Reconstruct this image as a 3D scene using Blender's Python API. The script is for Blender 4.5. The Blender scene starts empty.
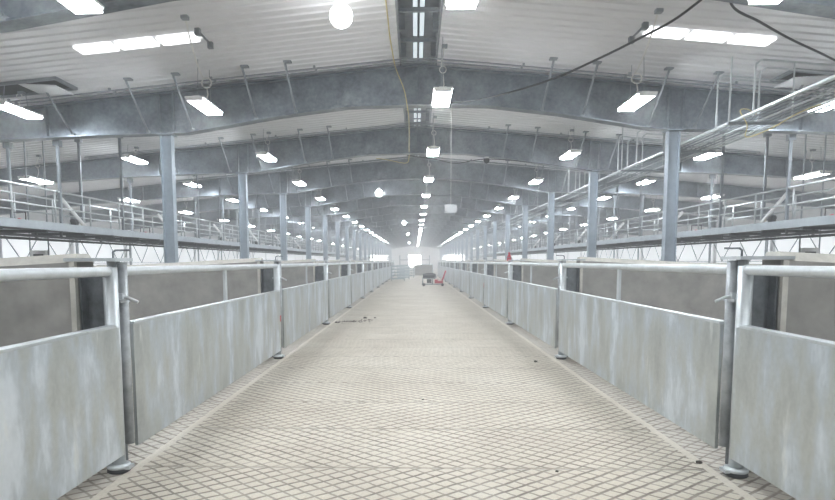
import bpy, bmesh, math, random
from mathutils import Vector, Matrix
random.seed(7)
S = bpy.context.scene
C = S.collection
PI = math.pi
B = 5.5                 # bay length
Z0 = 12.67              # distance of the first fully visible roof frame
YEND = 131.0
XW = 16.5               # half width of the hall
ORD = ['first','second','third','fourth','fifth','sixth','seventh','eighth','ninth','tenth','eleventh','twelfth',
       'thirteenth','fourteenth','fifteenth','sixteenth','seventeenth','eighteenth','nineteenth','twentieth',
       'twenty-first','twenty-second','twenty-third','twenty-fourth','twenty-fifth','twenty-sixth']

# ------------------------------------------------------------------ materials
def nmat(name):
    m = bpy.data.materials.new(name); m.use_nodes = True
    nt = m.node_tree; b = nt.nodes['Principled BSDF']
    return m, nt, b

def N(nt, t, **kw):
    n = nt.nodes.new(t)
    for k, v in kw.items():
        if k in n.inputs: n.inputs[k].default_value = v
        else: setattr(n, k, v)
    return n

def noise(nt, scale, detail=3, rough=.55, sc=(1,1,1), coord='Object'):
    tc = N(nt, 'ShaderNodeTexCoord'); mp = N(nt, 'ShaderNodeMapping')
    mp.inputs['Scale'].default_value = sc
    nt.links.new(tc.outputs[coord], mp.inputs['Vector'])
    n = N(nt, 'ShaderNodeTexNoise'); n.inputs['Scale'].default_value = scale
    n.inputs['Detail'].default_value = detail; n.inputs['Roughness'].default_value = rough
    nt.links.new(mp.outputs['Vector'], n.inputs['Vector'])
    return n.outputs['Fac']

def ramp(nt, fac, stops):
    r = N(nt, 'ShaderNodeValToRGB'); e = r.color_ramp.elements
    while len(e) < len(stops): e.new(.5)
    for q, (p, c) in zip(e, stops):
        q.position = p; q.color = (c[0], c[1], c[2], 1)
    nt.links.new(fac, r.inputs['Fac'])
    return r.outputs['Color']

def mixc(nt, fac, a, b, mode='MIX'):
    m = N(nt, 'ShaderNodeMix', data_type='RGBA', blend_type=mode)
    for s, v in ((m.inputs[0], fac), (m.inputs[6], a), (m.inputs[7], b)):
        if isinstance(v, (int, float)): s.default_value = v
        elif isinstance(v, tuple): s.default_value = (v[0], v[1], v[2], 1)
        else: nt.links.new(v, s)
    return m.outputs[2]

def math_(nt, op, a, b=None, c=None, clamp=False):
    m = N(nt, 'ShaderNodeMath', operation=op); m.use_clamp = clamp
    for i, v in enumerate((a, b, c)):
        if v is None: continue
        if isinstance(v, (int, float)): m.inputs[i].default_value = v
        else: nt.links.new(v, m.inputs[i])
    return m.outputs[0]

def bump(nt, bsdf, h, strength=.3, dist=.01):
    b = N(nt, 'ShaderNodeBump'); b.inputs['Strength'].default_value = strength; b.inputs['Distance'].default_value = dist
    nt.links.new(h, b.inputs['Height']); nt.links.new(b.outputs[0], bsdf.inputs['Normal'])

def plain(name, col, rough=.5, metal=0., var=.12, scale=6., sc=(1,1,1)):
    m, nt, b = nmat(name)
    f = noise(nt, scale, 4, .6, sc)
    lo = tuple(c*(1-var) for c in col); hi = tuple(min(1, c*(1+var)) for c in col)
    nt.links.new(ramp(nt, f, [(.3, lo), (.7, hi)]), b.inputs['Base Color'])
    b.inputs['Roughness'].default_value = rough; b.inputs['Metallic'].default_value = metal
    return m

def emit(name, col, s):
    m, nt, b = nmat(name)
    b.inputs['Base Color'].default_value = (.9, .9, .9, 1)
    b.inputs['Emission Color'].default_value = (*col, 1); b.inputs['Emission Strength'].default_value = s
    return m

def galv(name, lo, hi, rough=.42, metal=.55, smear=.0):
    m, nt, b = nmat(name)
    f1 = noise(nt, 2.2, 6, .62); f2 = noise(nt, 14., 3, .6)
    f = math_(nt, 'ADD', math_(nt, 'MULTIPLY', f1, .7), math_(nt, 'MULTIPLY', f2, .3))
    c = ramp(nt, f, [(.33, lo), (.68, hi)])
    if smear:
        g = noise(nt, .9, 5, .7)
        c = mixc(nt, math_(nt, 'MULTIPLY', ramp(nt, g, [(.58, (0,0,0)), (.72, (1,1,1))]), smear), c, (.7, .74, .77))
    nt.links.new(c, b.inputs['Base Color'])
    b.inputs['Metallic'].default_value = metal; b.inputs['Roughness'].default_value = rough
    bump(nt, b, f2, .08, .004)
    return m

def sheet_mat():
    m, nt, b = nmat('galvanised_sheet')
    f1 = noise(nt, 1.0, 5, .6, (1, 2.4, .9))         # vertical streaks
    f2 = noise(nt, 1.0, 4, .65, (1, 5., 1.3))
    f3 = noise(nt, 30., 2, .5)
    c = ramp(nt, f1, [(.34, (.36, .39, .39)), (.46, (.47, .50, .49)), (.55, (.52, .575, .62)), (.62, (.71, .77, .83))])
    c2 = mixc(nt, math_(nt, 'MULTIPLY', ramp(nt, f2, [(.62, (0,0,0)), (.72, (1,1,1))]), .55), c, (.80, .82, .80))
    c3 = mixc(nt, .10, c2, ramp(nt, f3, [(.3, (.4,.4,.4)), (.7, (.9,.9,.9))]))
    nt.links.new(c3, b.inputs['Base Color'])
    b.inputs['Metallic'].default_value = .65
    nt.links.new(math_(nt, 'ADD', math_(nt, 'MULTIPLY', f1, .2), .26), b.inputs['Roughness'])
    bump(nt, b, f1, .06, .02)
    return m

def floor_mat():
    m, nt, b = nmat('stamped_concrete')
    tc = N(nt, 'ShaderNodeTexCoord'); sx = N(nt, 'ShaderNodeSeparateXYZ')
    wn = N(nt, 'ShaderNodeTexNoise'); wn.inputs['Scale'].default_value = 5.; wn.inputs['Detail'].default_value = 3
    nt.links.new(tc.outputs['Object'], wn.inputs['Vector'])
    vs = N(nt, 'ShaderNodeVectorMath', operation='MULTIPLY_ADD')
    nt.links.new(wn.outputs['Color'], vs.inputs[0]); vs.inputs[1].default_value = (.035, .035, 0)
    nt.links.new(tc.outputs['Object'], vs.inputs[2])
    nt.links.new(vs.outputs[0], sx.inputs[0])
    x, y = sx.outputs['X'], sx.outputs['Y']
    band = math_(nt, 'DIVIDE', math_(nt, 'SUBTRACT', y, 4.66), 1.12)
    par = math_(nt, 'PINGPONG', math_(nt, 'FLOOR', band), 1.0)           # 0/1 by band
    sgn = math_(nt, 'SUBTRACT', 1.0, math_(nt, 'MULTIPLY', par, 2.0))
    def lines(k, s, w, op='ADD'):
        u = math_(nt, 'DIVIDE', math_(nt, op, math_(nt, 'MULTIPLY', x, k), math_(nt, 'MULTIPLY', y, 1.0)), s)
        d = math_(nt, 'ABSOLUTE', math_(nt, 'SUBTRACT', math_(nt, 'FRACT', u), .5))
        return math_(nt, 'SUBTRACT', 1.0, math_(nt, 'DIVIDE', d, w), clamp=True)
    xs = math_(nt, 'MULTIPLY', x, sgn)
    def lines2(k, s, w):
        u = math_(nt, 'DIVIDE', math_(nt, 'ADD', math_(nt, 'MULTIPLY', xs, k), y), s)
        d = math_(nt, 'ABSOLUTE', math_(nt, 'SUBTRACT', math_(nt, 'FRACT', u), .5))
        return math_(nt, 'MULTIPLY', math_(nt, 'SUBTRACT', 1.0, math_(nt, 'DIVIDE', d, w), clamp=True), 1.9, clamp=True)
    deep = lines2(.80, .135, .15)
    thin = lines2(-.95, .15, .115)
    jd = math_(nt, 'ABSOLUTE', math_(nt, 'SUBTRACT', math_(nt, 'FRACT', math_(nt, 'ADD', band, .5)), .5))
    joint = math_(nt, 'SUBTRACT', 1.0, math_(nt, 'DIVIDE', jd, .03), clamp=True)
    wear = noise(nt, .7, 4, .6)
    wear2 = noise(nt, 3.5, 4, .6)
    amt = ramp(nt, wear2, [(.3, (.55,.55,.55)), (.65, (1,1,1))])
    g = math_(nt, 'MAXIMUM', math_(nt, 'MAXIMUM', math_(nt, 'MULTIPLY', deep, 1.0), math_(nt, 'MULTIPLY', thin, .8)), math_(nt, 'MULTIPLY', joint, .8))
    ax = math_(nt, 'ABSOLUTE', x)
    # smooth trowelled strip beside the gates
    sd = math_(nt, 'ABSOLUTE', math_(nt, 'SUBTRACT', ax, 2.215))
    strip = math_(nt, 'LESS_THAN', sd, .035)
    g = math_(nt, 'MULTIPLY', g, math_(nt, 'SUBTRACT', 1.0, math_(nt, 'MULTIPLY', strip, .9)))
    g = math_(nt, 'MULTIPLY', g, amt)
    base = ramp(nt, wear, [(.25, (.46, .395, .31)), (.5, (.57, .505, .405)), (.75, (.655, .60, .505))])
    fine = noise(nt, 60., 3, .6)
    base = mixc(nt, .18, base, ramp(nt, fine, [(.3, (.25,.23,.2)), (.7, (.85,.82,.78))]))
    base = mixc(nt, math_(nt, 'MULTIPLY', strip, .2), base, (.64, .61, .56))
    edge = math_(nt, 'MULTIPLY', math_(nt, 'GREATER_THAN', ax, 2.25), .5)
    base = mixc(nt, edge, base, (.36, .34, .315))
    col = mixc(nt, math_(nt, 'MULTIPLY', g, .9), base, (.11, .08, .055))
    nt.links.new(col, b.inputs['Base Color'])
    b.inputs['Roughness'].default_value = .62
    hgt = math_(nt, 'SUBTRACT', math_(nt, 'MULTIPLY', wear2, .25), g)
    bump(nt, b, hgt, .8, .012)
    return m

M = {}
M['floor'] = floor_mat()
M['sheet'] = sheet_mat()
M['pipe'] = galv('galvanised_pipe', (.44,.47,.48), (.66,.69,.71), .4, .5)
M['post'] = galv('weathered_steel_post', (.20,.21,.22), (.56,.59,.61), .5, .45)
M['frame'] = galv('galvanised_frame', (.085,.105,.125), (.285,.32,.355), .40, .45, .45)
M['column'] = galv('galvanised_column', (.24,.285,.33), (.36,.41,.46), .45, .35)
M['strut'] = galv('strut_steel', (.22,.245,.27), (.36,.39,.42), .5, .4)
M['hanger'] = galv('hanger_steel', (.17,.19,.21), (.30,.33,.36), .5, .4)
M['darksteel'] = galv('dark_steel', (.07,.08,.085), (.28,.30,.32), .5, .4, .35)
M['liner'] = plain('white_liner_sheet', (.74,.745,.76), .42, 0, .04, 1.2)
M['wall'] = plain('white_wall_sheet', (.74,.75,.76), .5, 0, .05, 1.)
M['concrete'] = plain('grey_concrete', (.30,.29,.27), .8, 0, .2, 3.5)
M['concrete_top'] = plain('pale_concrete_edge', (.55,.53,.48), .8, 0, .15, 9.)
M['walk'] = galv('walkway_steel', (.36,.40,.44), (.50,.55,.58), .45, .35)
M['dark'] = plain('black_rubber', (.02,.02,.022), .6, 0, .2)
M['black'] = plain('black_cable', (.012,.012,.014), .6)
M['white'] = plain('white_plastic', (.8,.8,.79), .4, 0, .04)
M['sign'] = plain('grey_white_board', (.42,.43,.44), .5, 0, .04)
M['under'] = galv('shaded_deck_dark_pipe', (.02,.022,.025), (.08,.085,.09), .6, .3)  # near-black paints in the shadow below the catwalk deck; pipes are dark themselves
M['cord'] = plain('white_cord', (.72,.71,.68), .5, 0, .05)
M['yellow'] = plain('yellow_cable', (.62,.52,.22), .5, 0, .08)
M['red'] = plain('red_paint', (.55,.03,.06), .4, 0, .1)
M['orange'] = plain('orange_paint', (.85,.42,.05), .4, 0, .1)
M['hurdle'] = galv('hurdle_steel', (.40,.47,.50), (.58,.65,.68), .45, .3)
M['dirt'] = plain('dark_dirt', (.06,.05,.04), .9, 0, .3, 30)
M['lamp'] = emit('lamp_diffuser', (.90,.955,1.), 46.)
M['panel'] = emit('ceiling_panel_light', (.97,.985,1.), 1.3)
M['bulb'] = emit('bare_bulb', (.97,.98,1.), 14.)
M['curtain'] = emit('daylight_curtain', (.90,.95,1.), .30)
M['endwin'] = emit('daylight_opening', (.97,.99,1.), 16.)
M['sky'] = emit('daylight_ridge_pane', (.80,.93,1.), .38)

# ------------------------------------------------------------------ mesh helpers
class MB:
    def __init__(s): s.bm = bmesh.new()
    def box(s, x0, x1, y0, y1, z0, z1, bev=0):
        r = bmesh.ops.create_cube(s.bm, size=1.0)
        vs = r['verts']
        for v in vs:
            v.co = Vector((x0+(v.co.x+.5)*(x1-x0), y0+(v.co.y+.5)*(y1-y0), z0+(v.co.z+.5)*(z1-z0)))
        if bev:
            es = list({e for v in vs for e in v.link_edges})
            bmesh.ops.bevel(s.bm, geom=es, offset=bev, segments=2, affect='EDGES', profile=.6)
        return s
    def tube(s, pts, r, n=8, cap=True):
        pts = [Vector(p) for p in pts]; rings = []
        up = None
        for i, p in enumerate(pts):
            if i == 0: t = pts[1]-p
            elif i == len(pts)-1: t = p-pts[i-1]
            else: t = (pts[i+1]-p).normalized()+(p-pts[i-1]).normalized()
            t.normalize()
            if up is None:
                up = Vector((0,0,1)) if abs(t.z) < .9 else Vector((1,0,0))
            a = t.cross(up)
            if a.length < 1e-4: a = t.orthogonal()
            a.normalize(); b = a.cross(t).normalized(); up = b
            rr = r[i] if isinstance(r, (list, tuple)) else r
            rings.append([s.bm.verts.new(p+a*(rr*math.cos(2*PI*k/n))+b*(rr*math.sin(2*PI*k/n))) for k in range(n)])
        for A, D in zip(rings, rings[1:]):
            for k in range(n):
                f = s.bm.faces.new((A[k], A[(k+1)%n], D[(k+1)%n], D[k])); f.smooth = n > 5
        if cap:
            s.bm.faces.new(rings[0]); s.bm.faces.new(list(reversed(rings[-1])))
        return s
    def prism(s, poly, ax, a0, a1):
        """poly: 2-D outline; ax: axis it is extruded along ('x': (y,z), 'y': (x,z), 'z': (x,y))"""
        def P(p, a):
            return {'x': (a, p[0], p[1]), 'y': (p[0], a, p[1]), 'z': (p[0], p[1], a)}[ax]
        A = [s.bm.verts.new(P(p, a0)) for p in poly]; D = [s.bm.verts.new(P(p, a1)) for p in poly]
        n = len(poly)
        for k in range(n): s.bm.faces.new((A[k], A[(k+1)%n], D[(k+1)%n], D[k]))
        s.bm.faces.new(list(reversed(A))); s.bm.faces.new(D)
        return s
    def lathe(s, prof, n=20, c=(0,0,0)):
        rings = []
        for r, z in prof:
            rings.append([s.bm.verts.new((c[0]+r*math.cos(2*PI*k/n), c[1]+r*math.sin(2*PI*k/n), c[2]+z)) for k in range(n)])
        for A, D in zip(rings, rings[1:]):
            for k in range(n):
                f = s.bm.faces.new((A[k], A[(k+1)%n], D[(k+1)%n], D[k])); f.smooth = True
        s.bm.faces.new(list(reversed(rings[0]))); s.bm.faces.new(rings[-1])
        return s
    def quad(s, *p):
        s.bm.faces.new([s.bm.verts.new(q) for q in p]); return s
    def build(s, name, mat, parent=None, loc=(0,0,0)):
        bmesh.ops.recalc_face_normals(s.bm, faces=s.bm.faces)
        me = bpy.data.meshes.new(name); s.bm.to_mesh(me); s.bm.free()
        me.materials.append(mat)
        o = bpy.data.objects.new(name, me); C.objects.link(o); o.location = loc
        if parent is not None: o.parent = parent
        return o

def tag(o, label=None, cat=None, group=None, kind=None):
    if label: o['label'] = label
    if cat: o['category'] = cat
    if group: o['group'] = group
    if kind: o['kind'] = kind
    return o
def thing(name, label, cat, loc=(0,0,0), group=None):
    o = bpy.data.objects.new(name, None); C.objects.link(o); o.location = loc
    o.empty_display_size = .1
    return tag(o, label, cat, group)
def dup(root, loc, label, group=None):
    r = root.copy(); C.objects.link(r); r.location = loc; r['label'] = label
    if group: r['group'] = group
    for ch in root.children:
        c = ch.copy(); C.objects.link(c); c.parent = r
        for g in ch.children:
            d = g.copy(); C.objects.link(d); d.parent = c
    return r
def catenary(a, b, sag, n=14):
    a, b = Vector(a), Vector(b)
    return [a.lerp(b, t/n)+Vector((0,0,-sag*4*(t/n)*(1-t/n))) for t in range(n+1)]
def smooth_path(pts, n=6):
    P = [Vector(p) for p in pts]; out = []
    for i in range(len(P)-1):
        p0 = P[max(i-1,0)]; p1 = P[i]; p2 = P[i+1]; p3 = P[min(i+2,len(P)-1)]
        for k in range(n):
            t = k/n
            out.append(.5*((2*p1)+(p2-p0)*t+(2*p0-5*p1+4*p2-p3)*t*t+(3*p1-p0-3*p2+p3)*t**3))
    out.append(P[-1]); return out

def beam_top(x): return 5.48-.094*abs(x)
def roof(x): return beam_top(x)+.05
BB = [(0,4.70),(1.41,4.67),(2.8,4.50),(4.68,4.19),(6.5,4.15),(8.6,4.08),(12.3,3.84),(XW,3.40)]
def beam_bot(x):
    x = abs(x)
    for (a, za), (b, zb) in zip(BB, BB[1:]):
        if x <= b: return za+(zb-za)*(x-a)/(b-a)
    return BB[-1][1]

# ------------------------------------------------------------------ setting
mb = MB(); mb.box(-XW-.2, XW+.2, -4.2, YEND+.2, -.2, 0)
tag(mb.build('floor', M['floor']), kind='structure')

RG = .335   # half width of the ridge opening
def roof_slope(sg, mb):
    ys = []; y = -4.0; p = .25
    prof = []
    while y < YEND:
        prof += [(y, 0), (y+.16, 0), (y+.185, .022), (y+.225, .022)]
        y += p
    prof.append((YEND, 0))
    xa, xb = sg*RG, sg*(XW+.1)
    va = [mb.bm.verts.new((xa, q[0], roof(xa)+q[1])) for q in prof]
    vb = [mb.bm.verts.new((xb, q[0], roof(xb)+q[1])) for q in prof]
    for i in range(len(prof)-1):
        mb.bm.faces.new((va[i], va[i+1], vb[i+1], vb[i]))
    # outer skin, so the roof has thickness
    ua = [mb.bm.verts.new((xa, yy, roof(xa)+.16)) for yy in (-4.0, YEND)]
    ub = [mb.bm.verts.new((xb, yy, roof(xb)+.16)) for yy in (-4.0, YEND)]
    mb.bm.faces.new((ua[0], ua[1], ub[1], ub[0]))
mb = MB(); roof_slope(-1, mb); roof_slope(1, mb)
tag(mb.build('ceiling', M['liner']), kind='structure')

# side walls: low sheet wall, daylight curtains between posts, upper sheet
WB, WT = 1.0, 2.75
for sg, nm in ((-1, 'wall_left'), (1, 'wall_right')):
    mb = MB(); a, b = (sg*XW, sg*(XW+.15)); x0, x1 = min(a,b), max(a,b)
    mb.box(x0, x1, -4, YEND, 0, WB); mb.box(x0, x1, -4, YEND, WT, roof(XW)+.05)
    for k in range(-3, 23):
        y = Z0+k*B
        if y < YEND: mb.box(x0, x1, y-.15, y+.15, WB, WT)
    tag(mb.build(nm, M['wall']), kind='structure')
n_ = 1
for sg in (-1, 1):
    for k in range(-1, 21):
        y = Z0+k*B; xx = sg*(XW+.06)
        mb = MB(); mb.box(min(xx, xx+.02*sg), max(xx, xx+.02*sg), y+.15, y+B-.15, WB, WT)
        tag(mb.build('window_%d' % n_, M['curtain']), kind='structure'); n_ += 1
        # light bracing wires in front of the curtain
mb = MB()
for a, b, c, d in ((-XW-.15, XW+.15, 0, .45),):
    mb.box(a, b, YEND, YEND+.15, 0, .45)
wins = [(-9.6, -5.4), (-1.5, 1.1), (5.6, 10.2)]
xs = [-XW-.15]+[q for w in wins for q in w]+[XW+.15]
for i in range(0, len(xs), 2): mb.box(xs[i], xs[i+1], YEND, YEND+.15, .45, 2.9)
mb.prism([(-XW-.15, 2.9), (XW+.15, 2.9), (XW+.15, roof(XW)+.1), (0, 5.75), (-XW-.15, roof(XW)+.1)], 'y', YEND, YEND+.15)
tag(mb.build('wall_back', M['wall']), kind='structure')
for i, (a, b) in enumerate(wins):
    mb = MB(); mb.box(a, b, YEND+.06, YEND+.08, .45, 2.9)
    tag(mb.build('window_%d' % (n_+i), M['endwin']), kind='structure')
mb = MB(); mb.prism([(-XW-.15, 0), (XW+.15, 0), (XW+.15, roof(XW)+.1), (0, 5.75), (-XW-.15, roof(XW)+.1)], 'y', -4.15, -4.0)
tag(mb.build('wall_front', M['wall']), kind='structure')

# ------------------------------------------------------------------ roof frames
XC = 5.08
STR = (2.45, 3.25, 4.55, 5.45, 7.0)
def make_frame():
    t = thing('roof_frame', '', 'roof frame', (0, Z0, 0), 'galvanised roof frames along the hall')
    # rafter: tapered web with flanges
    xs = [-XW,-12.3,-8.6,-6.5,-4.68,-2.8,-1.41,0,1.41,2.8,4.68,6.5,8.6,12.3,XW]
    mb = MB()
    top = [(x, beam_top(x)) for x in xs]; bot = [(x, beam_bot(x)) for x in xs]
    mb.prism(top+bot[::-1], 'y', -.012, .012)
    for line, d in ((top, -.025), (bot, .025)):
        mb.prism(line+[(x, z+d) for x, z in line[::-1]], 'y', -.13, .13)
    for x in (-10.5, -7.55, -XC-.14, -XC+.14, 0, XC-.14, XC+.14, 7.55, 10.5):      # web stiffeners
        for s in (-1, 1):
            y0, y1 = sorted((s*.012, s*.115)); mb.box(x-.012, x+.012, y0, y1, beam_bot(x)+.02, beam_top(x)-.02)
    mb.build('rafter', M['frame'], t)
    for sg in (-1, 1):
        x = -XC-.04 if sg < 0 else XC; zt = beam_bot(x)
        mb = MB()
        mb.box(x-.115, x-.10, -.085, .085, 0.02, zt); mb.box(x+.10, x+.115, -.085, .085, 0.02, zt); mb.box(x-.10, x+.10, -.012, .012, .02, zt)
        mb.box(x-.17, x+.17, -.17, .17, 0, .025); mb.box(x-.16, x+.16, -.14, .14, zt-.02, zt)
        mb.build('column', M['column'], t)
        for q in STR:
            x = sg*q
            mb = MB(); mb.tube([(x, -.10, beam_bot(x)+.03), (x+sg*.03, -.98, roof(x)-.01)], .022, 6)
            mb.box(x-.05, x+.09, -1.02, -.9, roof(x)-.03, roof(x)+.0); mb.box(x-.03, x+.03, -.14, -.06, beam_bot(x)+.01, beam_bot(x)+.07)
            mb.build('brace_strut', M['strut'], t)
    return t
fr = make_frame()
nf = 0
for k in range(-1, 22):
    y = Z0+k*B
    lab = ('galvanised roof frame nearest the viewer, only its rafter showing at the top corners' if k == -1 else
           '%s galvanised roof frame from the viewer with two blue-grey columns' % ORD[k+1] if k < 12 else
           'galvanised roof frame deep in the hall, %s from the viewer' % ORD[k+1])
    if k == -1: fr.location = (0, y-.2, 0); fr['label'] = lab
    else: dup(fr, (0, y, 0), lab)

# ------------------------------------------------------------------ ridge skylight
t = thing('ridge_skylight', 'narrow raised skylight slot running along the ridge', 'skylight', (0, 0, 0))
zr = roof(RG)
for sg in (-1, 1):
    mb = MB(); a, b = sorted((sg*(RG+.002), sg*(RG+.03))); mb.box(a, b, -4, YEND, zr-.02, zr+.55); mb.build('side_panel', M['strut'], t)
    mb = MB(); a, b = sorted((sg*.10, sg*.33)); mb.box(a, b, -4, YEND, zr+.44, zr+.47); mb.build('inner_flange', M['strut'], t)
mb = MB(); mb.box(-.105, .105, -4, YEND, zr+.52, zr+.54); mb.build('glazing', M['sky'], t)
mb = MB(); mb.box(-.022, .022, -4, YEND, zr+.44, zr+.5); mb.build('centre_bar', M['darksteel'], t)
y = 5.0; i = 0
while y < 125:
    mb = MB(); mb.box(-RG, RG, y-.03, y+.03, zr+.18, zr+.24); mb.build('cross_bar', M['strut'], t)
    mb = MB(); mb.box(-.16, .16, y+.55, y+.58, zr+.44, zr+.48); mb.build('glazing_bar', M['strut'], t)
    if y < 26:
        for sg in (-1, 1):
            mb = MB(); mb.box(min(sg*.24, sg*RG), max(sg*.24, sg*RG), y+.4, y+.55, zr+.05, zr+.40); mb.build('side_lug', M['strut'], t)
    y += 1.38; i += 1

# ------------------------------------------------------------------ hanging lamps
def make_lamp(X, h, long_cord=None):
    """linear lamp with its long side along the hall; origin at the lamp body's centre"""
    up = roof(X)-h
    t = thing('hanging_lamp', '', 'lamp', (X, 0, h))
    L, W = 1.10, .34
    mb = MB(); mb.box(-W/2, W/2, -L/2, L/2, -.005, .03, .01); mb.box(-.07, .07, -L/2+.1, L/2-.1, .028, .065, .01)
    for s in (-1, 1): a_, b_ = sorted((s*L/2, s*(L/2-.02))); mb.box(-W/2+.02, W/2-.02, a_, b_, -.05, .01)
    mb.build('housing', M['white'], t)
    mb = MB()
    mb.prism([(-W/2+.012, .0), (-W/2+.035, -.045), (W/2-.035, -.045), (W/2-.012, .0)], 'y', -L/2+.022, L/2-.022)
    mb.build('diffuser', M['lamp'], t)
    for s in (-1, 1):
        mb = MB(); mb.tube([(0, s*.36, .06), (0, s*.30, up)], .006, 5); mb.build('hanger_wire', M['strut'], t)
    pts = []
    end = long_cord or (0.05, .1, up)
    coil = min(.5, .45*up+.1) if not long_cord else .42
    pts += [(0.0, .05, .06), (.04, .07, .12+.3*(coil-.1))]
    R = .09 if long_cord else min(.06, .15*up)
    n = 22
    for q in range(n+1):
        a = -PI/2+2*PI*1.6*q/n
        pts.append((R*math.cos(a)+.02, .07+.004*q/n, coil+R*math.sin(a)))
    e = Vector(end); s0 = Vector(pts[-1])
    for q in range(1, 7):
        f = q/6; p = s0.lerp(e, f)
        if long_cord: p += Vector((0, 0, -.12*4*f*(1-f)))
        pts.append(p)
    mb = MB(); mb.tube(pts, .013 if long_cord else .009, 5); mb.build('power_cord', M['cord'], t)
    mb = MB(); mb.box(e.x-.05, e.x+.05, e.y-.05, e.y+.05, e.z-.05, e.z+.0); mb.build('junction_box', M['strut'], t)
    return t
LY = -1.25
def lamp_row(where, X, h, ks, group, Xs=None, long_at=()):
    proto = None; n = 0
    for k in ks:
        xx = (Xs or {}).get(k, X)
        y = Z0+LY+k*B+(.23 if k == -1 else 0)
        hh = h-(.17 if abs(xx) > 1 else .29) if k == -1 and abs(xx) < 5 else h
        lab = '%s hanging lamp from the viewer, %s' % (ORD[n], where)
        n += 1
        if y < 5.8 or (k == -1 and abs(xx) > 5): lab = 'added unseen hanging lamp %s the viewer, %s' % ('overhead behind' if k == -2 else 'high beside', where); n -= 1  # out-of-view lamps added to brighten the near pens
        if k in long_at:
            o = make_lamp(xx, h, (-math.copysign(.45, xx), -2.1, roof(abs(xx)-.45)-h)); o.location = (xx, y, h); o['label'] = lab; o['group'] = group
            continue
        if proto is None:
            proto = make_lamp(X, h); proto.location = (xx, y, h); proto['label'] = lab; proto['group'] = group
        elif hh != h:
            o = make_lamp(xx, hh); o.location = (xx, y, hh); o['label'] = lab; o['group'] = group
        else: dup(proto, (xx, y, h), lab, group)
FAR = 20
lamp_row('just right of the ridge', .42, 4.55, range(-2, FAR+1), 'lamps just right of the ridge')
Xi = {-2: 3.75, -1: 3.52, 0: 3.90, 1: 4.10, 2: 4.26, 3: 4.35}
lamp_row('between the ridge and the left columns', -4.43, 4.44, range(-2, FAR+1), 'lamps inside the left columns', {k: -v for k, v in Xi.items()}, (0,))
lamp_row('between the ridge and the right columns', 4.43, 4.44, range(-2, FAR+1), 'lamps inside the right columns', Xi, (0,))
Xo = {-2: 7.4, -1: 7.4, 0: 7.40, 1: 7.76, 2: 8.15}
lamp_row('above the left catwalk', -8.35, 4.40, range(-2, FAR), 'lamps above the left catwalk', {k: -v for k, v in Xo.items()})
lamp_row('above the right catwalk', 8.35, 4.40, range(-2, FAR), 'lamps above the right catwalk', Xo)
lamp_row('beyond the left catwalk', -10.5, 3.86, range(1, FAR), 'lamps beyond the left catwalk')
lamp_row('beyond the right catwalk', 10.5, 3.86, range(1, FAR), 'lamps beyond the right catwalk')

# ceiling panel lights (three panels end to end on the slope)
def panel_light(sg, label):
    xc = sg*4.53; y = 10.12
    t = thing('ceiling_panel_light', label, 'light panel', (xc, y, roof(xc)), 'three-panel ceiling lights')
    for i in range(3):
        a = -1.0+i*.67
        x0, x1 = a+.04, a+.63
        def zz(x): return roof(xc+x)-roof(xc)
        mb = MB(); mb.prism([(x0, zz(x0)-.03), (x1, zz(x1)-.03), (x1, zz(x1)-.002), (x0, zz(x0)-.002)], 'y', -.16, .16)
        mb.build('light_panel', M['panel'], t)
    xe = -sg*1.09
    mb = MB(); mb.tube([(xe, -.3, zz(xe)-.03), (xe, .3, zz(xe)-.03)], .018, 6)
    for s in (-1, 1): mb.box(xe-.04, xe+.04, s*.3-.04, s*.3+.04, zz(xe)-.1, zz(xe)+.0)
    mb.build('end_bracket', M['darksteel'], t)
panel_light(-1, 'glowing three-panel ceiling light left of the ridge')
panel_light(1, 'glowing three-panel ceiling light right of the ridge')

# bare bulbs left of the ridge
def make_bulb(loc, label):
    t = thing('bare_bulb_lamp', label, 'lamp', loc, 'bare bulb lamps left of the ridge')
    mb = MB(); r = .16
    mb.lathe([(r*math.sin(PI*(.02+.96*i/12)), -r*math.cos(PI*(.02+.96*i/12))) for i in range(13)], 20); mb.build('bulb', M['bulb'], t)
    mb = MB(); mb.lathe([(.07, .14), (.07, .22), (.03, .25)], 14); mb.build('socket', M['white'], t)
    mb = MB(); mb.tube([(0, 0, .24), (0, 0, roof(loc[0])-loc[2])], .01, 6); mb.build('drop_rod', M['strut'], t)
make_bulb((-1.1, 8.95, 5.03), 'large glaring bare bulb close to the ceiling near the viewer, left of the ridge')
make_bulb((-1.72, 28.4, 4.70), 'glaring bare bulb left of the ridge, midway down the hall')
make_bulb((-.98, 50.5, 4.70), 'third glaring bare bulb down the hall, left of the ridge')
make_bulb((-.90, 70.8, 4.70), 'fourth glaring bare bulb down the hall, left of the ridge')
make_bulb((-1.03, 100., 4.55), 'farthest glaring bare bulb, small above the far aisle end')

# conduits along the roof in front of the frames
for k in range(0, 5):
    for j in range(2):
        y = Z0-.32-.22*j+k*B
        pts = [(x, y, roof(x)-.045-.01*j) for x in (-9.5, -.3, .3, 9.5)]
        mb = MB(); mb.tube(pts, .014, 6)
        for x in (-8, -6, -4, -2, 2, 4, 6, 8): mb.box(x-.02, x+.02, y-.02, y+.02, roof(x)-.055, roof(x))
        tag(mb.build('ceiling_conduit', M['strut']), '%s thin conduit across the ceiling at the %s frame from the viewer' % (('rear' if j == 0 else 'front'), ORD[k+1]), 'conduit', 'conduits across the ceiling')
mb = MB(); pts = [(x, 7.75, roof(x)-.05) for x in (-7.5, -.3, .3, 7.5)]; mb.tube(pts, .014, 6)
for x in (-5.2, -3.6, 3.4, 5): mb.box(x-.06, x+.06, 7.7, 7.82, roof(x)-.1, roof(x))
tag(mb.build('ceiling_conduit', M['strut']), 'thin ceiling conduit with junction boxes just beyond the nearest frame', 'conduit', 'conduits across the ceiling')

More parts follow.
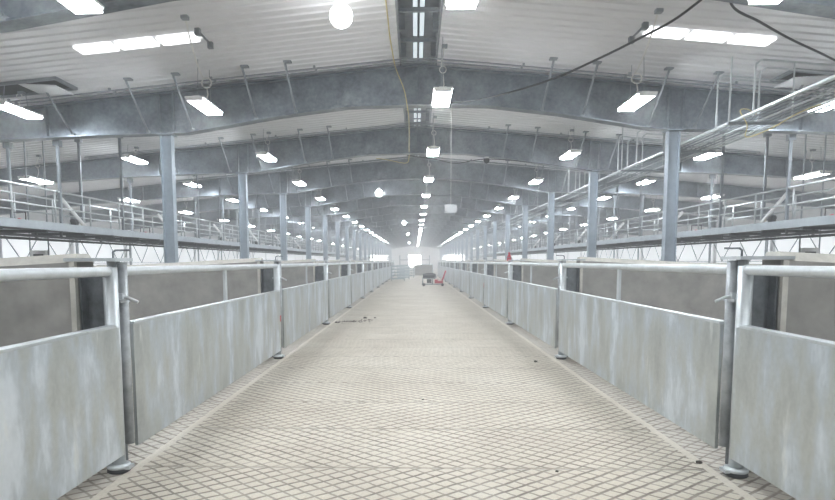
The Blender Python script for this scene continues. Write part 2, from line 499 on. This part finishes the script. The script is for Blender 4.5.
# ------------------------------------------------------------------ catwalks
def make_catwalk(sg, side):
    t = thing('catwalk', 'steel catwalk with pipe railings hung over the %s pens' % side, 'catwalk', (sg*7.5, 0, 2.3))
    w = sg*1.05; y0, y1 = -3.5, 126.
    for x in (0, w):
        mb = MB(); mb.box(x-.03, x+.03, y0, y1, -.05, .11); mb.box(min(x, x+.07*sg*(1 if x == 0 else -1)), max(x, x+.07*sg*(1 if x == 0 else -1)), y0, y1, .09, .11)
        mb.build('edge_channel', M['walk'], t)
        mb = MB(); mb.tube([(x, y0, .76), (x, y1, .76)], .021, 8); mb.build('top_rail', M['pipe'], t)
        mb = MB(); mb.tube([(x, y0, .42), (x, y1, .42)], .017, 8); mb.build('mid_rail', M['pipe'], t)
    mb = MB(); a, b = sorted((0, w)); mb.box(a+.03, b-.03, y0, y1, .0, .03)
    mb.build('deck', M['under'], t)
    y = 4.0
    while y < 60:
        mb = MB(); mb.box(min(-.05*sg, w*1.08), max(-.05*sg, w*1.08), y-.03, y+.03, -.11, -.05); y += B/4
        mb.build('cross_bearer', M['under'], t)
    posts = []
    y = 4.4
    while y < 125:
        posts += [(0, y), (w, y+.3)]; y += B/4 if y < 48 else B/2
    rest = MB()
    for i, (x, y) in enumerate(posts):
        m_ = MB() if i < 96 else rest
        m_.tube([(x, y, .11), (x, y, .76)], .019, 6)
        if i < 96: m_.build('rail_post', M['pipe'], t)
    tag(rest.build('rail_post', M['pipe'], t), kind='stuff')
    y = Z0+.18; i = 0
    while y < 124:
        for x in (0, w):
            X = sg*7.5+x
            on_frame = (i % 2 == 0)
            zt = (beam_bot(X) if on_frame else roof(X))-2.3
            yy = y
            mb = MB(); mb.box(x-.028, x+.028, yy-.022, yy+.022, -.06, zt); mb.box(x-.07, x+.07, yy-.06, yy+.06, zt-.12, zt)
            mb.build('hanger', M['hanger'], t)
        y += B/2; i += 1
    return t
make_catwalk(-1, 'left'); make_catwalk(1, 'right')
for sg, side in ((-1, 'left'), (1, 'right')):
    for j, dx in enumerate((.25, .8)):
        x = sg*(7.5+dx)
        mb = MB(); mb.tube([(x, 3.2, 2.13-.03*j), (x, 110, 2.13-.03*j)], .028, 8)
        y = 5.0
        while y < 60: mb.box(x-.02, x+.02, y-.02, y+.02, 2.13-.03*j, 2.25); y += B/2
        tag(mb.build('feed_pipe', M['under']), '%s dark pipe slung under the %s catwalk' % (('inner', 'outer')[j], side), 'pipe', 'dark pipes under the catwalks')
    # slanting feed tubes with a drive motor
    for k in range(0, 6):
        y = 14.4+k*B; x = sg*8.02
        t = thing('feed_tube', 'white slanting tube with black and orange motor, %s along the %s catwalk' % (ORD[k], side), 'feed tube', (x, y, 2.33), 'white feed tubes on the catwalks')
        mb = MB(); mb.tube([(-sg*.22, 0, .06), (sg*.34, -.1, .80)], .042, 10); mb.build('tube', M['white'], t)
        mb = MB(); mb.box(-.07, .07, -.17, -.05, .11, .22, .03); mb.tube([(0, -.2, .22), (0, -.02, .22)], .06, 12); mo = mb.build('motor', M['dark'], t)
        mb = MB(); mb.box(-.08, .08, -.18, -.04, .0, .10, .01); mb.build('motor_mount', M['orange'], mo)['label'] = 'orange motor mount'
    # red shut-off handles with black bracket
    for k in range(0, 2):
        y = 11.65+k*B; x = sg*7.62
        t = thing('valve', 'small red valve on a black bracket, %s along the %s catwalk' % (ORD[k], side), 'valve', (x, y, 2.33), 'red valves on the catwalks')
        mb = MB(); mb.tube([(-.13,0,0),(-.13,0,.22),(.13,0,.22),(.13,0,0)], .012, 6); mb.build('bracket', M['dark'], t)
        mb = MB(); mb.lathe([(.02,.0),(.05,.02),(.05,.09),(.02,.11)], 12); mb.build('knob', M['red'], t)
    # control box between two drop rods
    t = thing('control_box', 'white box with black display hung under the %s catwalk' % side, 'control box', (sg*8.9, 14.3, 1.62))
    mb = MB(); mb.box(-.2, .2, -.05, .05, 0, .26, .01); mb.build('case', M['white'], t)
    mb = MB(); mb.box(-.12, .12, -.056, -.048, .10, .17); mb.build('display', M['dark'], t)
    for s in (-1, 1):
        mb = MB(); mb.box(s*.22-.012, s*.22+.012, -.012, .012, -.1, roof(9.2)-1.62); mb.build('drop_rod', M['strut'], t)
    # zig-zag bracing in front of the curtain wall
    for k in range(0, 9):
        y = Z0+k*B
        mb = MB(); x = sg*(XW-.25)
        mb.tube([(x, y, 2.95), (x, y+1.4, 1.55), (x, y+2.75, 2.95), (x, y+4.1, 1.55), (x, y+B, 2.95)], .03, 6)
        mb.tube([(x, y, 1.55), (x, y+B, 1.55)], .02, 6); mb.box(x-.05, x+.05, y-.05, y+.05, 0, 2.98)
        tag(mb.build('wall_bracing', M['strut']), 'zigzag steel bracing before the bright %s wall, %s from the viewer' % (side, ORD[k]), 'bracing', 'bracing along the side walls')

# ------------------------------------------------------------------ gates
HX = 2.33
def make_gate(sg):
    t = thing('pen_gate', '', 'gate', (sg*HX, 0, 0))
    L = 5.31; zb, zt, zr_ = .14, 1.115, 1.53
    ny = -L
    mb = MB(); mb.tube([(0, 0, .07), (0, 0, 1.56)], .052, 16); hp = mb.build('hinge_post', M['pipe'], t)
    mb = MB(); mb.tube([(0, ny, .17), (0, ny, 1.59)], .038, 16); mb.tube([(0, ny, 1.585), (0, ny, 1.60)], .04, 16); lp = mb.build('latch_post', M['post'], t)
    mb = MB(); mb.tube([(0, ny, zr_), (0, 0, zr_)], .036, 14, False); mb.build('top_rail', M['pipe'], t)
    mb = MB(); mb.box(-.012, .012, -2.78, -2.70, zt, zr_-.03); mb.build('mid_bar', M['pipe'], t)
    mb = MB(); o_ = -sg*.043
    mb = MB(); mb.box(o_-.012, o_+.012, ny+.03, -.015, zb, zt); pn = mb.build('panel', M['sheet'], t)
    mb = MB(); mb.box(min(o_-sg*.014, sg*.02), max(o_-sg*.014, sg*.02), ny+.042, -.055, zt-.002, zt+.020, .004); mb.build('panel_cap', M['pipe'], pn)
    mb = MB(); mb.box(o_-.015, o_+.015, -2.76, -2.74, zb+.005, zt-.005); mb.build('seam_strip', M['sheet'], pn)
    mb = MB(); mb.lathe([(.08, .035), (.085, .04), (.085, .062), (.055, .07)], 20); mb.box(-.10, .06, -.045, .045, .03, .055) if sg > 0 else mb.box(-.06, .10, -.045, .045, .03, .055)
    mb.build('hinge_plate', M['pipe'], hp)
    mb = MB(); mb.lathe([(.07, 0), (.085, .01), (.08, .035)], 18); mb.build('foot_pad', M['dark'], hp)
    s = -sg
    mb = MB(); mb.tube([(sg*.1, ny-.06, 1.33), (0, ny-.05, 1.33), (s*.06, ny-.04, 1.325), (s*.13, ny-.03, 1.29)], .013, 8)
    mb.box(-.03, .03, ny-.075, ny-.03, 1.31, 1.36); mb.build('latch_lever', M['pipe'], lp)
    return t
def gate_row(sg, side, n):
    g = make_gate(sg)
    for k in range(n):
        y = 4.52+k*B
        lab = 'galvanised sheet pen gate, %s from the viewer along the %s of the aisle' % (ORD[k], side)
        if k == 0: g.location = (sg*HX, y, 0); g['label'] = lab; g['group'] = 'pen gates along the %s of the aisle' % side
        else: dup(g, (sg*HX, y, 0), lab)
gate_row(-1, 'left', 12); gate_row(1, 'right', 12)

# concrete dividers between the pens
def make_divider(sg):
    t = thing('concrete_divider', '', 'pen divider', (sg*HX, 0, 0))
    a, b, c = .29, 2.5, 5.9
    h = .14
    mb = MB()
    for y0, y1, dz in ((-h, h, 0),):
        mb.prism([(sg*a, 0), (sg*c, 0), (sg*c, 1.46), (sg*b, 1.48), (sg*a, 1.60)], 'y', y0, y1)
    mb.build('wall_body', M['concrete'], t)
    mb = MB()   # bevelled pale top
    def ring(x, z): return [(x, -h, z), (x, h, z), (x, h-.06, z+.065), (x, -h+.06, z+.065)]
    R = [[mb.bm.verts.new(p) for p in ring(x, z)] for x, z in ((sg*a, 1.60), (sg*b, 1.48), (sg*c, 1.46))]
    for A, D in zip(R, R[1:]):
        for k in range(4): mb.bm.faces.new((A[k], A[(k+1)%4], D[(k+1)%4], D[k]))
    mb.bm.faces.new(R[0]); mb.bm.faces.new(list(reversed(R[-1])))
    mb.build('coping', M['concrete_top'], t)
    mb = MB(); x0, x1 = sorted((sg*.06, sg*.28))
    mb.box(x0, x1, -.012, .012, 0, 1.52)
    mb.box(x0-.0, x0+.014, -.1, .1, 0, 1.52); mb.box(x1-.014, x1, -.1, .1, 0, 1.52)
    mb.build('end_post', M['darksteel'], t)
    mb = MB(); x0, x1 = sorted((sg*.28, sg*.32)); mb.box(x0, x1, -h-.02, -h+.02, 0, 1.6); mb.build('edge_angle', M['concrete_top'], t)
    mb = MB(); x0, x1 = sorted((-sg*.03, sg*.36)); mb.box(x0, x1, -.16, .14, 1.605, 1.63)
    mb.build('top_plate', M['pipe'], t)
    mb = MB(); x0, x1 = sorted((-sg*.035, sg*.058)); mb.box(x0, x1, -.11, .05, 1.29, 1.315)
    x0, x1 = sorted((sg*.045, sg*.058)); mb.box(x0, x1, -.11, .05, 1.315, 1.605)
    mb.build('keeper', M['post'], t)
    mb = MB(); mb.tube([(sg*.05, -.02, 1.63), (sg*.05, -.02, 1.675), (sg*.03, -.02, 1.69), (-sg*.08, -.02, 1.69)], .009, 6); mb.build('pull_rod', M['darksteel'], t)
    return t
def divider_row(sg, side, n):
    g = make_divider(sg)
    for k in range(n):
        y = 4.70+k*B
        lab = 'grey concrete pen divider, %s from the viewer behind the %s gates' % (ORD[k], side)
        if k == 0: g.location = (sg*HX, y, 0); g['label'] = lab; g['group'] = 'concrete dividers on the %s' % side
        else: dup(g, (sg*HX, y, 0), lab)
divider_row(-1, 'left', 12); divider_row(1, 'right', 12)

# ------------------------------------------------------------------ cable tray on the right
t = thing('cable_tray', 'long cable tray of pale parallel lines under the right roof slope', 'cable tray', (5.35, 0, 3.98))
TW = .95
for x in (0, TW):
    mb = MB(); mb.box(x-.012, x+.012, 4.5, 110, -.03, .0); mb.build('side_rail', M['pipe'], t)
for i in range(7):
    x = .10+i*.125
    mb = MB(); mb.tube([(x, 4.5, .0), (x, 110, .0)], .013 if i % 3 else .019, 8); mb.build('cable', M['strut'] if i % 3 else M['pipe'], t)
y = 5.4; rest = []
while y < 108:
    mb = MB(); mb.box(-.08, TW+.08, y-.025, y+.025, -.075, -.03); mb.build('trapeze_bar', M['strut'], t)
    for x in (-.05, TW+.05):
        mb = MB(); mb.tube([(x, y, -.05), (x, y, roof(5.35+x)-3.98)], .012, 6); mb.build('hanger_rod', M['pipe'], t)
    y += B/2
for k in range(3):
    for j, (dx, dy) in enumerate(((.28, -1.9), (.55, -1.55), (.12, -.95), (.42, -.8))):
        X = 5.35+dx; y = Z0+k*B+dy; zt = roof(X)-.05
        P = [(X, y, 4.0), (X, y, zt-.16), (X+.03, y, zt-.07), (X+.1, y, zt-.02), (X+.2, y, zt-.02), (X+1.3, y, roof(X+1.3)-.05)]
        mb = MB(); mb.tube(smooth_path(P, 4), .017, 8)
        tag(mb.build('bent_conduit', M['pipe']), '%s bent conduit rising from the cable tray before the %s roof frame' % (ORD[j], ORD[k+1]), 'conduit', 'bent conduits above the cable tray')
P = [(6.0,9.6,3.92),(5.85,9.9,3.86),(5.75,10.5,3.74),(5.6,10.9,3.70),(5.5,10.7,3.86),(5.4,10.75,4.1),(5.6,10.9,4.16),(5.8,11.0,4.1)]
mb = MB(); mb.tube(smooth_path(P), .009, 6)
tag(mb.build('looped_cable', M['yellow']), 'loose yellow cable looped over the right cable tray', 'cable')

# ------------------------------------------------------------------ loose cables, sign, ceiling vents
def cab(name, pts, r, mat, label, cat='cable'):
    mb = MB(); mb.tube(smooth_path(pts), r, 6); tag(mb.build(name, mat), label, cat)
cab('black_cable', [(.33,12.45,4.69),(.96,11.8,4.57),(1.58,11.0,4.51),(2.17,10.2,4.51),(2.62,9.3,4.53),(2.94,8.6,4.56),(3.21,8.0,4.61),(3.5,7.20,4.80)], .016, M['black'], 'black cable sagging from the first full roof frame towards the viewer, right of the ridge')
cab('black_cable', [(3.45,7.20,4.82),(3.74,7.8,4.66),(4.35,8.3,4.64),(5.09,8.9,4.63),(5.88,9.5,4.63),(6.6,10.1,4.66),(7.4,10.9,roof(7.4)-.01)], .016, M['black'], 'black cable running down to the right edge above the cable tray')
cab('black_cable', [(-.30,Z0+B,4.66),(.5,17.6,4.45),(1.1,17.9,4.38),(2.0,Z0+B-.1,4.52),(3.4,18.05,4.40),(5.0,Z0+B-.14,4.16)], .012, M['black'], 'thin black cable looped under the second full roof frame')
cab('yellow_cable', [(-.5,7.2,5.42),(-.5,10,5.48),(-.5,11,5.47),(-.46,12,5.36),(-.42,12.4,5.30),(-.28,12.45,4.96),(-.22,12.6,4.67),(-.2,14,4.70),(-.24,17.9,4.74),(-.24,18.05,4.60),(-.34,18.25,4.45),(-.9,18.3,4.56),(-1.2,18.3,4.60)], .011, M['yellow'], 'thin yellow cable drooping along the ridge skylight')
t = thing('hanging_sign', 'small blank white sign hanging on a thin rod over the aisle', 'sign', (.655, 12.55, 2.57))
mb = MB(); mb.box(-.125, .125, -.01, .01, 0, .17, .004); mb.build('board', M['sign'], t)
mb = MB(); mb.tube([(0, 0, .165), (0, 0, beam_bot(.65)+.01-2.57)], .005, 6); mb.build('rod', M['cord'], t)

def ceiling_vent(sg, label):
    xc = sg*7.25; y = 11.55
    t = thing('ceiling_vent', label, 'vent', (xc, y, roof(xc)), 'hinged ceiling vents')
    def z(x): return roof(xc+x)-roof(xc)
    mb = MB()
    for (a, b, c, d) in ((-.75, .75, -.36, -.31), (-.75, .75, .31, .36)): mb.prism([(a, z(a)-.05), (b, z(b)-.05), (b, z(b)), (a, z(a))], 'y', c, d)
    for a in (-.75, .70): mb.prism([(a, z(a)-.05), (a+.05, z(a+.05)-.05), (a+.05, z(a+.05)), (a, z(a))], 'y', -.31, .31)
    mb.build('vent_frame', M['strut'], t)
    mb = MB(); mb.prism([(-.7, z(-.7)-.015), (.7, z(.7)-.015), (.7, z(.7)-.004), (-.7, z(-.7)-.004)], 'y', -.31, .31); mb.build('opening', M['dark'], t)  # thin black plate; the shade inside the vent is put into its colour
    a = sg*-.02
    x0, x1 = sorted((-sg*.7, -sg*.02))
    mb = MB(); mb.prism([(x0, z(x0)-.05-(.1 if sg > 0 else .0)), (x1, z(x1)-.05-(0 if sg > 0 else .1)), (x1, z(x1)-.03-(0 if sg > 0 else .1)), (x0, z(x0)-.03-(.1 if sg > 0 else 0))], 'y', -.3, .3)
    mb.build('flap', M['liner'], t)
ceiling_vent(-1, 'dark ceiling vent with a hinged white flap, upper left')
ceiling_vent(1, 'dark ceiling vent above the cable tray, upper right')

t = thing('security_camera', 'small black dome camera under the second ridge bay, right of the ridge', 'camera', (2.0, Z0+B-.02, beam_bot(2.0)))
mb = MB(); mb.lathe([(.05, -.05), (.06, -.03), (.06, -.005), (.03, 0.)], 14); mb.build('mount', M['white'], t)
mb = MB(); mb.lathe([(.02, -.19), (.07, -.16), (.09, -.1), (.07, -.05)], 16); mb.build('dome', M['dark'], t)

# ------------------------------------------------------------------ far end of the aisle
t = thing('floor_machine', 'black-engined machine with a red deck and handle standing on the far aisle', 'machine', (1.1, 39.8, 0))
mb = MB()
for y in (-.3, .3):
    mb.tube([(-.72, y, .12), (.65, y, .12)], .03, 8); mb.tube([(-.68, y, .12), (-.68, y, .50)], .03, 8); mb.tube([(-.05, y, .12), (-.05, y, .5)], .03, 8); mb.tube([(-.7, y, .5), (0.02, y, .5), (.2, y, .62)], .03, 8)
for x in (-.72, .64): mb.tube([(x, -.3, .12), (x, .3, .12)], .03, 8)
mb.build('chassis', M['strut'], t)
mb = MB(); mb.tube([(-.68, 0, .64), (-.6, 0, .64), (.08, 0, .64), (.17, 0, .64)], [.13, .18, .18, .12], 18); mb.box(-.5, 0, -.16, .16, .79, .84, .02); mb.build('engine', M['dark'], t)
mb = MB(); mb.box(-.42, -.12, -.2, .2, .2, .45, .03); mb.build('gearbox', M['dark'], t)
mb = MB(); mb.box(.08, .62, -.28, .28, .18, .34, .03); mb.box(.08, .3, -.2, .2, .33, .42, .03); mb.build('deck', M['red'], t)
mb = MB()
for y in (-.2, .2): mb.tube([(.55, y, .3), (.80, y, .98)], .035, 8)
mb.tube([(.79, -.2, .96), (.79, .2, .96)], .035, 8); mb.box(.62, .70, -.2, .2, .5, .62); mb.build('handle', M['red'], t)
for x, y in ((-.62, -.34), (-.62, .34), (.58, -.34), (.58, .34)):
    mb = MB(); mb.tube([(x, y-.035, .09), (x, y+.035, .09)], .09, 16); mb.build('wheel', M['dark'], t)

def hurdle(loc, w, label):
    t = thing('hurdle_gate', label, 'hurdle', loc, 'pale barred gates across the far left aisle')
    for x in (-w/2, w/2):
        mb = MB(); mb.box(x-.04, x+.04, -.03, .03, 0, 1.28); mb.build('upright', M['hurdle'], t)
    for i in range(5):
        mb = MB(); mb.box(-w/2+.04, w/2-.04, -.02, .02, .14+i*.25, .26+i*.25); mb.build('bar', M['hurdle'], t)
hurdle((-1.48, 50.0, 0), 1.05, 'pale barred steel gate standing across the far left aisle, in front')
hurdle((-1.12, 54.2, 0), 1.0, 'pale barred steel gate behind another at the far left aisle')
hurdle((-.9, 60.5, 0), 1.3, 'farthest pale barred steel gate, left of the grey end panel')
t = thing('end_gate', 'dark grey solid panel gate closing the far end of the aisle', 'gate', (.85, 67.3, 0))
mb = MB(); mb.box(-.95, .95, -.03, .03, .05, 1.2); mb.build('panel', M['concrete'], t)
for x in (-.98, .98):
    mb = MB(); mb.tube([(x, 0, 0), (x, 0, 1.28)], .05, 10); mb.build('post', M['hurdle'], t)
mb = MB(); mb.tube([(-.98, 0, 1.26), (.98, 0, 1.26)], .04, 10); mb.build('top_rail', M['hurdle'], t)
t = thing('goalpost_frame', 'tall thin steel portal frame over the far aisle end', 'frame', (-.05, 68.0, 0))
for x in (-1.72, 1.55):
    mb = MB(); mb.tube([(x, 0, 0), (x, 0, 2.25)], .05, 8); mb.build('upright', M['strut'], t)
mb = MB(); mb.tube([(-1.72, 0, 1.75), (1.55, 0, 1.75)], .04, 8); mb.build('crossbar', M['strut'], t)

# small things
t = thing('red_bottle', 'red bottle standing on a gate post by the third right pen divider', 'bottle', (2.33, 15.80, 1.60))
mb = MB(); mb.lathe([(.05, 0), (.055, .01), (.055, .11), (.03, .15), (.022, .17), (.022, .19)], 14); mb.build('body', M['red'], t)
mb = MB(); mb.lathe([(.026, .185), (.026, .215), (.012, .22)], 12); mb.build('cap', M['red'], t)
mb = MB(); mb.box(-2.29, -2.27, 9.96, 10.03, .62, .72, .004); mb.build('marker_tag', M['red']); o = bpy.data.objects['marker_tag']
tag(o, 'small red tag on the post of the second left gate', 'tag')
mb = MB(); mb.box(2.27, 2.29, 21.0, 21.06, .70, .86, .004); o = mb.build('marker_tag', M['red']); tag(o, 'small red tag on the post of a far right gate', 'tag')
for i, (x, y, r, lab) in enumerate(((-1.48, 17.2, .055, 'dark clod of dirt on the aisle near the second left gate'),
        (-1.2, 17.3, .03, 'small dark crumb of dirt right of a larger clod, left aisle'),
        (1.02, 4.58, .013, 'small dark pebble in the near cross joint, right of the middle'),
        (1.85, 9.7, .03, 'dark speck of dirt on the right aisle by the second gate'),
        (.03, 7.0, .014, 'tiny black pebble in the middle of the near aisle'),
        (2.19, 4.80, .025, 'grey chip of rubble beside the first right gate foot'))):
    mb = MB(); bmesh.ops.create_icosphere(mb.bm, subdivisions=2, radius=r)
    for v in mb.bm.verts:
        v.co *= 1+random.uniform(-.25, .25); v.co.z = max(v.co.z*.6, -r*.3)
    zmin = min(v.co.z for v in mb.bm.verts)
    tag(mb.build('dirt_clod', M['dirt'], None, (x, y, -zmin)), lab, 'dirt clod', 'dirt clods on the aisle')
mb = MB()
for i in range(90):
    x = random.uniform(-2.2, -1.2); y = random.gauss(16.1+.5*(x+2.1), .2); r = random.uniform(.006, .022)
    m_ = bmesh.ops.create_icosphere(mb.bm, subdivisions=1, radius=r)
    for v in m_['verts']: v.co = Vector((v.co.x*random.uniform(.7,1.4)+x, v.co.y+y, max(0, v.co.z*.6+r*.3)))
tag(mb.build('dirt_crumbs', M['dirt']), 'line of dark dirt crumbs scattered across the left aisle', 'dirt', kind='stuff')

# ------------------------------------------------------------------ camera, world, view
f = 614.0; pitch, yaw, roll, cx, cy = .0925, -.027, -.0028, 415.4751, 261.2492
px, py = cx+f*math.tan(yaw), cy+f*math.tan(pitch)
cd = bpy.data.cameras.new('camera'); co = bpy.data.objects.new('camera', cd); C.objects.link(co)
cd.sensor_fit = 'HORIZONTAL'; cd.sensor_width = 36; cd.lens = f/835*36
cd.shift_x = (417.5-px)/835; cd.shift_y = (py-250)/835
cd.clip_start = .05; cd.clip_end = 300
co.location = (-.0589, 0, 1.6)
co.rotation_mode = 'QUATERNION'
R = Matrix.Rotation(-yaw, 3, 'Z') @ Matrix.Rotation(PI/2-pitch, 3, 'X') @ Matrix.Rotation(roll, 3, 'Z')
co.rotation_quaternion = R.to_quaternion()
S.camera = co

w = bpy.data.worlds.new('world'); S.world = w; w.use_nodes = True
w.node_tree.nodes['Background'].inputs[0].default_value = (.75, .85, 1, 1); w.node_tree.nodes['Background'].inputs[1].default_value = 1.0
S.view_settings.view_transform = 'Standard'; S.view_settings.look = 'None'; S.view_settings.gamma = 1; S.view_settings.exposure = 1.06
v_ = w.node_tree.nodes.new('ShaderNodeVolumeScatter'); v_.inputs['Density'].default_value = .010; v_.inputs['Color'].default_value = (1, 1, 1, 1)
w.node_tree.links.new(v_.outputs[0], w.node_tree.nodes['World Output'].inputs['Volume'])
try:
    S.cycles.use_denoising = True
    S.cycles.max_bounces = 8; S.cycles.diffuse_bounces = 5
except Exception: pass
